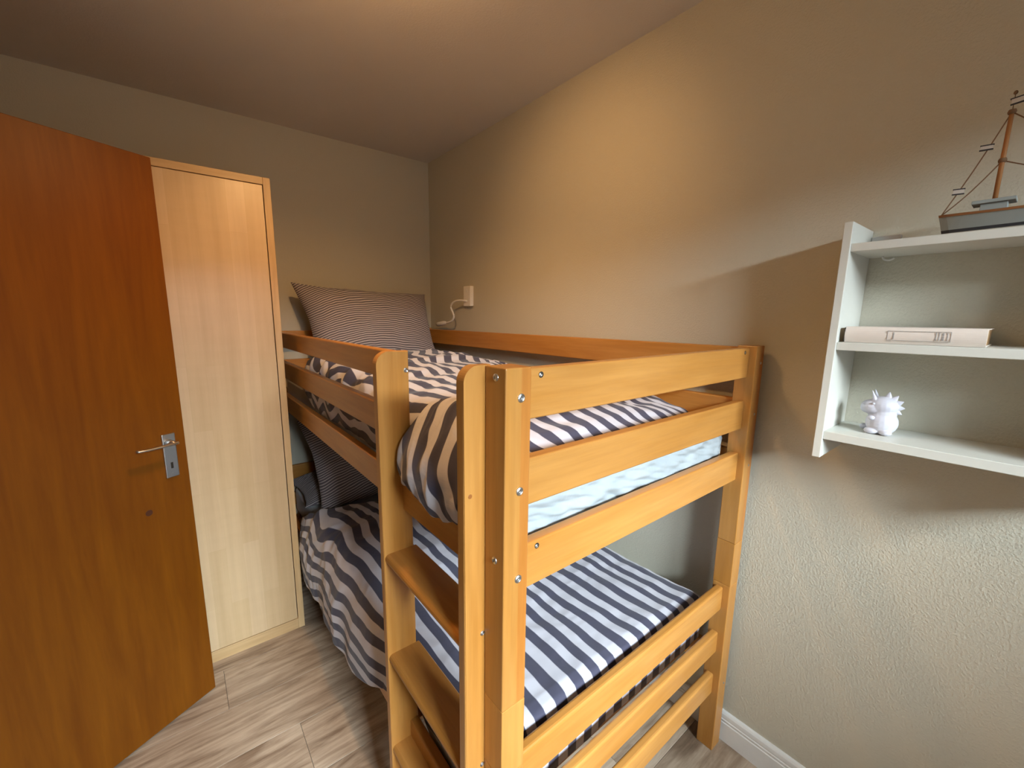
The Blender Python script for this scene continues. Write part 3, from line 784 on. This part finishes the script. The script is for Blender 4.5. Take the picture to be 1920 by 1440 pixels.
# ---- small white dragon night light
M['dragon'] = plain('white_frosted_plastic', (0.56, 0.55, 0.62), 0.45)
dg = root('dragon_figurine', (-0.096, -2.388, 1.2152), 'small white spiky dragon figurine on the lowest shelf board', 'figurine')
o0 = org(dg)
bm = bmesh.new()
bm_ball(bm, (0, -0.006, 0.028), (0.029, 0.030, 0.031))          # belly
bm_ball(bm, (0, -0.006, 0.050), (0.022, 0.025, 0.024))
bm_ball(bm, (0, -0.004, 0.068), (0.025, 0.029, 0.023))          # head
bm_ball(bm, (-0.001, 0.012, 0.063), (0.023, 0.025, 0.019))      # snout
bm_ball(bm, (-0.001, 0.025, 0.060), (0.015, 0.012, 0.013))
for s_ in (-1, 1):
    bm_ball(bm, (s_*0.014-0.004, 0.008, 0.008), (0.010, 0.014, 0.008))  # feet
bm_ball(bm, (0.012, 0.027, 0.010), (0.008, 0.009, 0.007))       # tail tip
bm_ball(bm, (-0.018, -0.018, 0.007), (0.011, 0.012, 0.007))
ob = mk('body', bm, M['dragon'], dg, (0, 0, 0), smooth=True)
md = ob.modifiers.new('merge', 'REMESH'); md.mode = 'VOXEL'; md.voxel_size = 0.0013; md.use_smooth_shade = True
md2 = ob.modifiers.new('soft', 'SMOOTH'); md2.iterations = 6
def cone(name, base, tip, r, mat, parent, flat=1.0):
    base = Vector(base); tip = Vector(tip); b_ = bmesh.new()
    vs = bmesh.ops.create_cone(b_, cap_ends=True, segments=12, radius1=r, radius2=0.0006, depth=(tip-base).length)['verts']
    q = (tip-base).to_track_quat('Z', 'X').to_matrix()
    for v in vs: v.co = q @ Vector((v.co.x, v.co.y*flat, v.co.z))
    return mk(name, b_, mat, parent, (base+tip)/2)
for s in (-1, 1): cone('horn', (s*0.012, 0.010, 0.082), (s*0.014, 0.017, 0.104), 0.0048, M['dragon'], dg)
for k in range(6):
    a = math.radians(84 - k*27); c0 = Vector((0, -0.008, 0.066)); d_ = Vector((0, -math.cos(a), math.sin(a)))
    cone('spike', c0 + d_*0.020, c0 + d_*(0.037-0.001*k), 0.0095, M['dragon'], dg, 0.55)
for s in (-1, 1):
    bm = bmesh.new(); bm_ball(bm, (0, 0, 0), (0.0018, 0.003, 0.003), 10, 8)
    mk('eye', bm, M['dragon'], dg, (s*0.0225, 0.010, 0.074), smooth=True)
    bm = bmesh.new(); bm_ball(bm, (0, 0, 0), (0.006, 0.007, 0.0055), 12, 8)
    mk('paw', bm, M['dragon'], dg, (s*0.0245, 0.010, 0.040), smooth=True)

# ---- model sailing boat on the top board
M['hull'] = plain('weathered_grey_blue_paint', (0.30, 0.33, 0.32), 0.8)
M['hullw'] = plain('weathered_white_paint', (0.55, 0.54, 0.48), 0.8)
M['black'] = plain('black_waterline_paint', (0.03, 0.03, 0.035), 0.7)
M['rope'] = plain('brown_twine', (0.20, 0.11, 0.055), 0.9)
M['mast'] = wood('orange_brown_stick', 2, (0.36, 0.15, 0.045), (0.46, 0.20, 0.07), rough=0.6)
M['deckrail'] = wood('orange_brown_rail', 1, (0.26, 0.11, 0.04), (0.36, 0.16, 0.06), rough=0.6)
M['flag'] = plain('white_pennant_cloth', (0.66, 0.62, 0.58), 0.9)
Bz = 1.6577
bt = root('model_boat', (-0.095, -2.575, Bz), 'model sailing boat with grey hull and rope rigging on top of the wall shelf', 'model boat')
bo = org(bt)
def hull(z0, z1, mat, name, grow=0.0):
    bm = bmesh.new(); rings = []
    for k in range(25):
        s = k/24; yb2 = 0.147 - 0.294*s
        wf = min(1.0, (s/0.42)**0.6) * min(1.0, ((1-s)/0.12)**0.5*0.4+0.62 if s > 0.88 else 1.0)
        ring = []
        for zz in (z0, z1):
            f = zz/0.045; sheer = 0.006*(2*s-1)**2*f
            hw = 0.032*wf*(0.55+0.45*f**0.6) + grow
            yy = yb2 - (1-f)*0.010*(1-s)*1.2*(1 if s < 0.5 else 0)
            ring.append((yy, hw, zz+sheer))
        (yl, hl, zl), (yh, hh, zh) = ring
        rings.append([bm.verts.new((-hl, yl, zl)), bm.verts.new((-hh, yh, zh)), bm.verts.new((hh, yh, zh)), bm.verts.new((hl, yl, zl))])
    for a, b in zip(rings[:-1], rings[1:]):
        for k in range(4): bm.faces.new((a[k], a[(k+1) % 4], b[(k+1) % 4], b[k]))
    bm.faces.new(rings[0]); bm.faces.new(rings[-1][::-1])
    return mk(name, bm, mat, bt)
hull(0.0, 0.010, M['hullw'], 'keel_band'); hull(0.010, 0.0155, M['black'], 'waterline_stripe', 0.0006)
hull(0.0155, 0.040, M['hull'], 'hull'); hull(0.040, 0.0445, M['deckrail'], 'deck_rail', 0.0012)
my = 0.071                          # mast position along the boat (local y)
lb = lambda name, x, y, z, mat: lbox(name, x, y, z, mat, bt, 0.001)
lb('cabin', (-0.016, 0.016), (0.052, 0.088), (0.0445, 0.060), M['hull'])
lb('cabin_roof', (-0.022, 0.022), (0.042, 0.100), (0.060, 0.0665), M['hull'])
bm = bmesh.new(); bm_tube(bm, [(0, my, 0.0665), (0, my, 0.232)], [0.0038, 0.0034], 10); mk('mast', bm, M['mast'], bt, smooth=True)
for z in (0.1405, 0.228):
    bm = bmesh.new(); bm_tube(bm, [(0, my, z-0.004), (0, my, z), (0, my, z+0.004)], [0.0050, 0.0062, 0.0050], 10); mk('rope_lashing', bm, M['rope'], bt, smooth=True)
bm = bmesh.new(); bm_tube(bm, [(0, my, 0.232), (0, my, 0.262)], 0.0006, 6); bm_ball(bm, (0, my, 0.262), (0.003, 0.003, 0.0038), 10, 8)
mk('masthead', bm, M['rope'], bt, smooth=True)
bow = Vector((0, 0.143, 0.049)); st = Vector((0, -0.141, 0.049))
def sagline(a, b, sag=0.006): return [Vector(a).lerp(Vector(b), k/12) + Vector((0, 0, -sag*math.sin(PI*k/12))) for k in range(13)]
for a, b in ((bow, (0, my, 0.228)), (bow, (0, my, 0.1405)), (st, (0, my, 0.228)), (st, (0, my, 0.1405))):
    bm = bmesh.new(); bm_tube(bm, sagline(a, b), 0.0011, 6); mk('rigging_rope', bm, M['rope'], bt, smooth=True)
def pennant(c, hw, hh, tilt=0.0):
    c = Vector(c)
    f = lbox('pennant', (c.x-0.0012, c.x+0.0012), (c.y-hw, c.y+hw), (c.z-hh, c.z+hh), M['flag'], bt, 0.0004)
    f.rotation_euler = (tilt, 0, 0)
    for s in (-1, 1):
        b_ = bmesh.new(); bm_box(b_, (-0.0016, 0.0016), (-hw*1.1, hw*1.1), (-0.0011, 0.0011))
        mk('pennant_stripe', b_, M['black'], f, (0, 0, s*hh))
pennant((-0.004, my+0.024, 0.170), 0.0085, 0.0042, 0.05)
pennant((-0.004, my+0.052, 0.093), 0.0080, 0.0048, 0.05)
pennant((-0.004, my-0.012, 0.247), 0.0150, 0.0052, -0.12)

# ================================================================== READING LAMP ON THE WALL
rl = root('reading_lamp', (-0.01, -0.49, 1.605), 'small white gooseneck reading lamp on the wall above the upper bunk', 'lamp')
lo = org(rl)
box('lamp_base', (-0.026, -0.0005), (-0.526, -0.454), (1.5475, 1.6645), M['plastic'], rl, 0.004, 3)
box('switch', (-0.0275, -0.0255), (-0.497, -0.483), (1.630, 1.646), M['white_trim'], rl, 0.0006, 1)
pts = spline([(-0.024, -0.492, 1.578), (-0.045, -0.475, 1.581), (-0.056, -0.432, 1.581), (-0.060, -0.385, 1.568), (-0.061, -0.366, 1.543),
              (-0.060, -0.386, 1.512), (-0.060, -0.398, 1.488), (-0.058, -0.378, 1.463), (-0.056, -0.335, 1.4505), (-0.055, -0.290, 1.446)], 6)
bm = bmesh.new(); bm_tube(bm, [p - lo for p in pts], 0.0054, 10); mk('gooseneck', bm, M['plastic'], rl, smooth=True)
bm = bmesh.new(); hd = [Vector((-0.0552, -0.300, 1.4468)), Vector((-0.055, -0.290, 1.446)), Vector((-0.054, -0.268, 1.444)), Vector((-0.052, -0.200, 1.437)), Vector((-0.052, -0.186, 1.436))]
bm_tube(bm, [p - lo for p in hd], [0.0055, 0.0095, 0.0142, 0.0142, 0.0134], 16); mk('lamp_head', bm, M['plastic'], rl, smooth=True)

# ================================================================== CEILING LAMP (above the frame)
cl = root('ceiling_lamp', (LAMP.x, LAMP.y, H), 'white ceiling spotlight fitting with two swivel heads', 'lamp')
co = org(cl)
bm = bmesh.new(); bm_tube(bm, [(0, 0, -0.022), (0, 0, -0.001)], [0.055, 0.06], 28); mk('canopy', bm, M['plastic'], cl)
for off, aim in ((Vector((0.07, 0.0, 0)), Vector((0, -1.33, 1.80))), (Vector((-0.06, 0.03, 0)), Vector((-1.2, -1.3, 0)))):
    a0 = Vector((off.x*0.5, off.y*0.5, -0.02)); hp = off + Vector((0, 0, -0.085)); d_ = (aim - (co+hp)).normalized()
    bm = bmesh.new(); bm_tube(bm, [a0, hp], 0.006, 8); mk('swivel_arm', bm, M['steel'], cl, smooth=True)
    bm = bmesh.new(); bm_tube(bm, [hp - d_*0.03, hp - d_*0.02, hp + d_*0.03], [0.018, 0.026, 0.034], 18, cap=False); mk('lamp_head', bm, M['plastic'], cl, smooth=True)
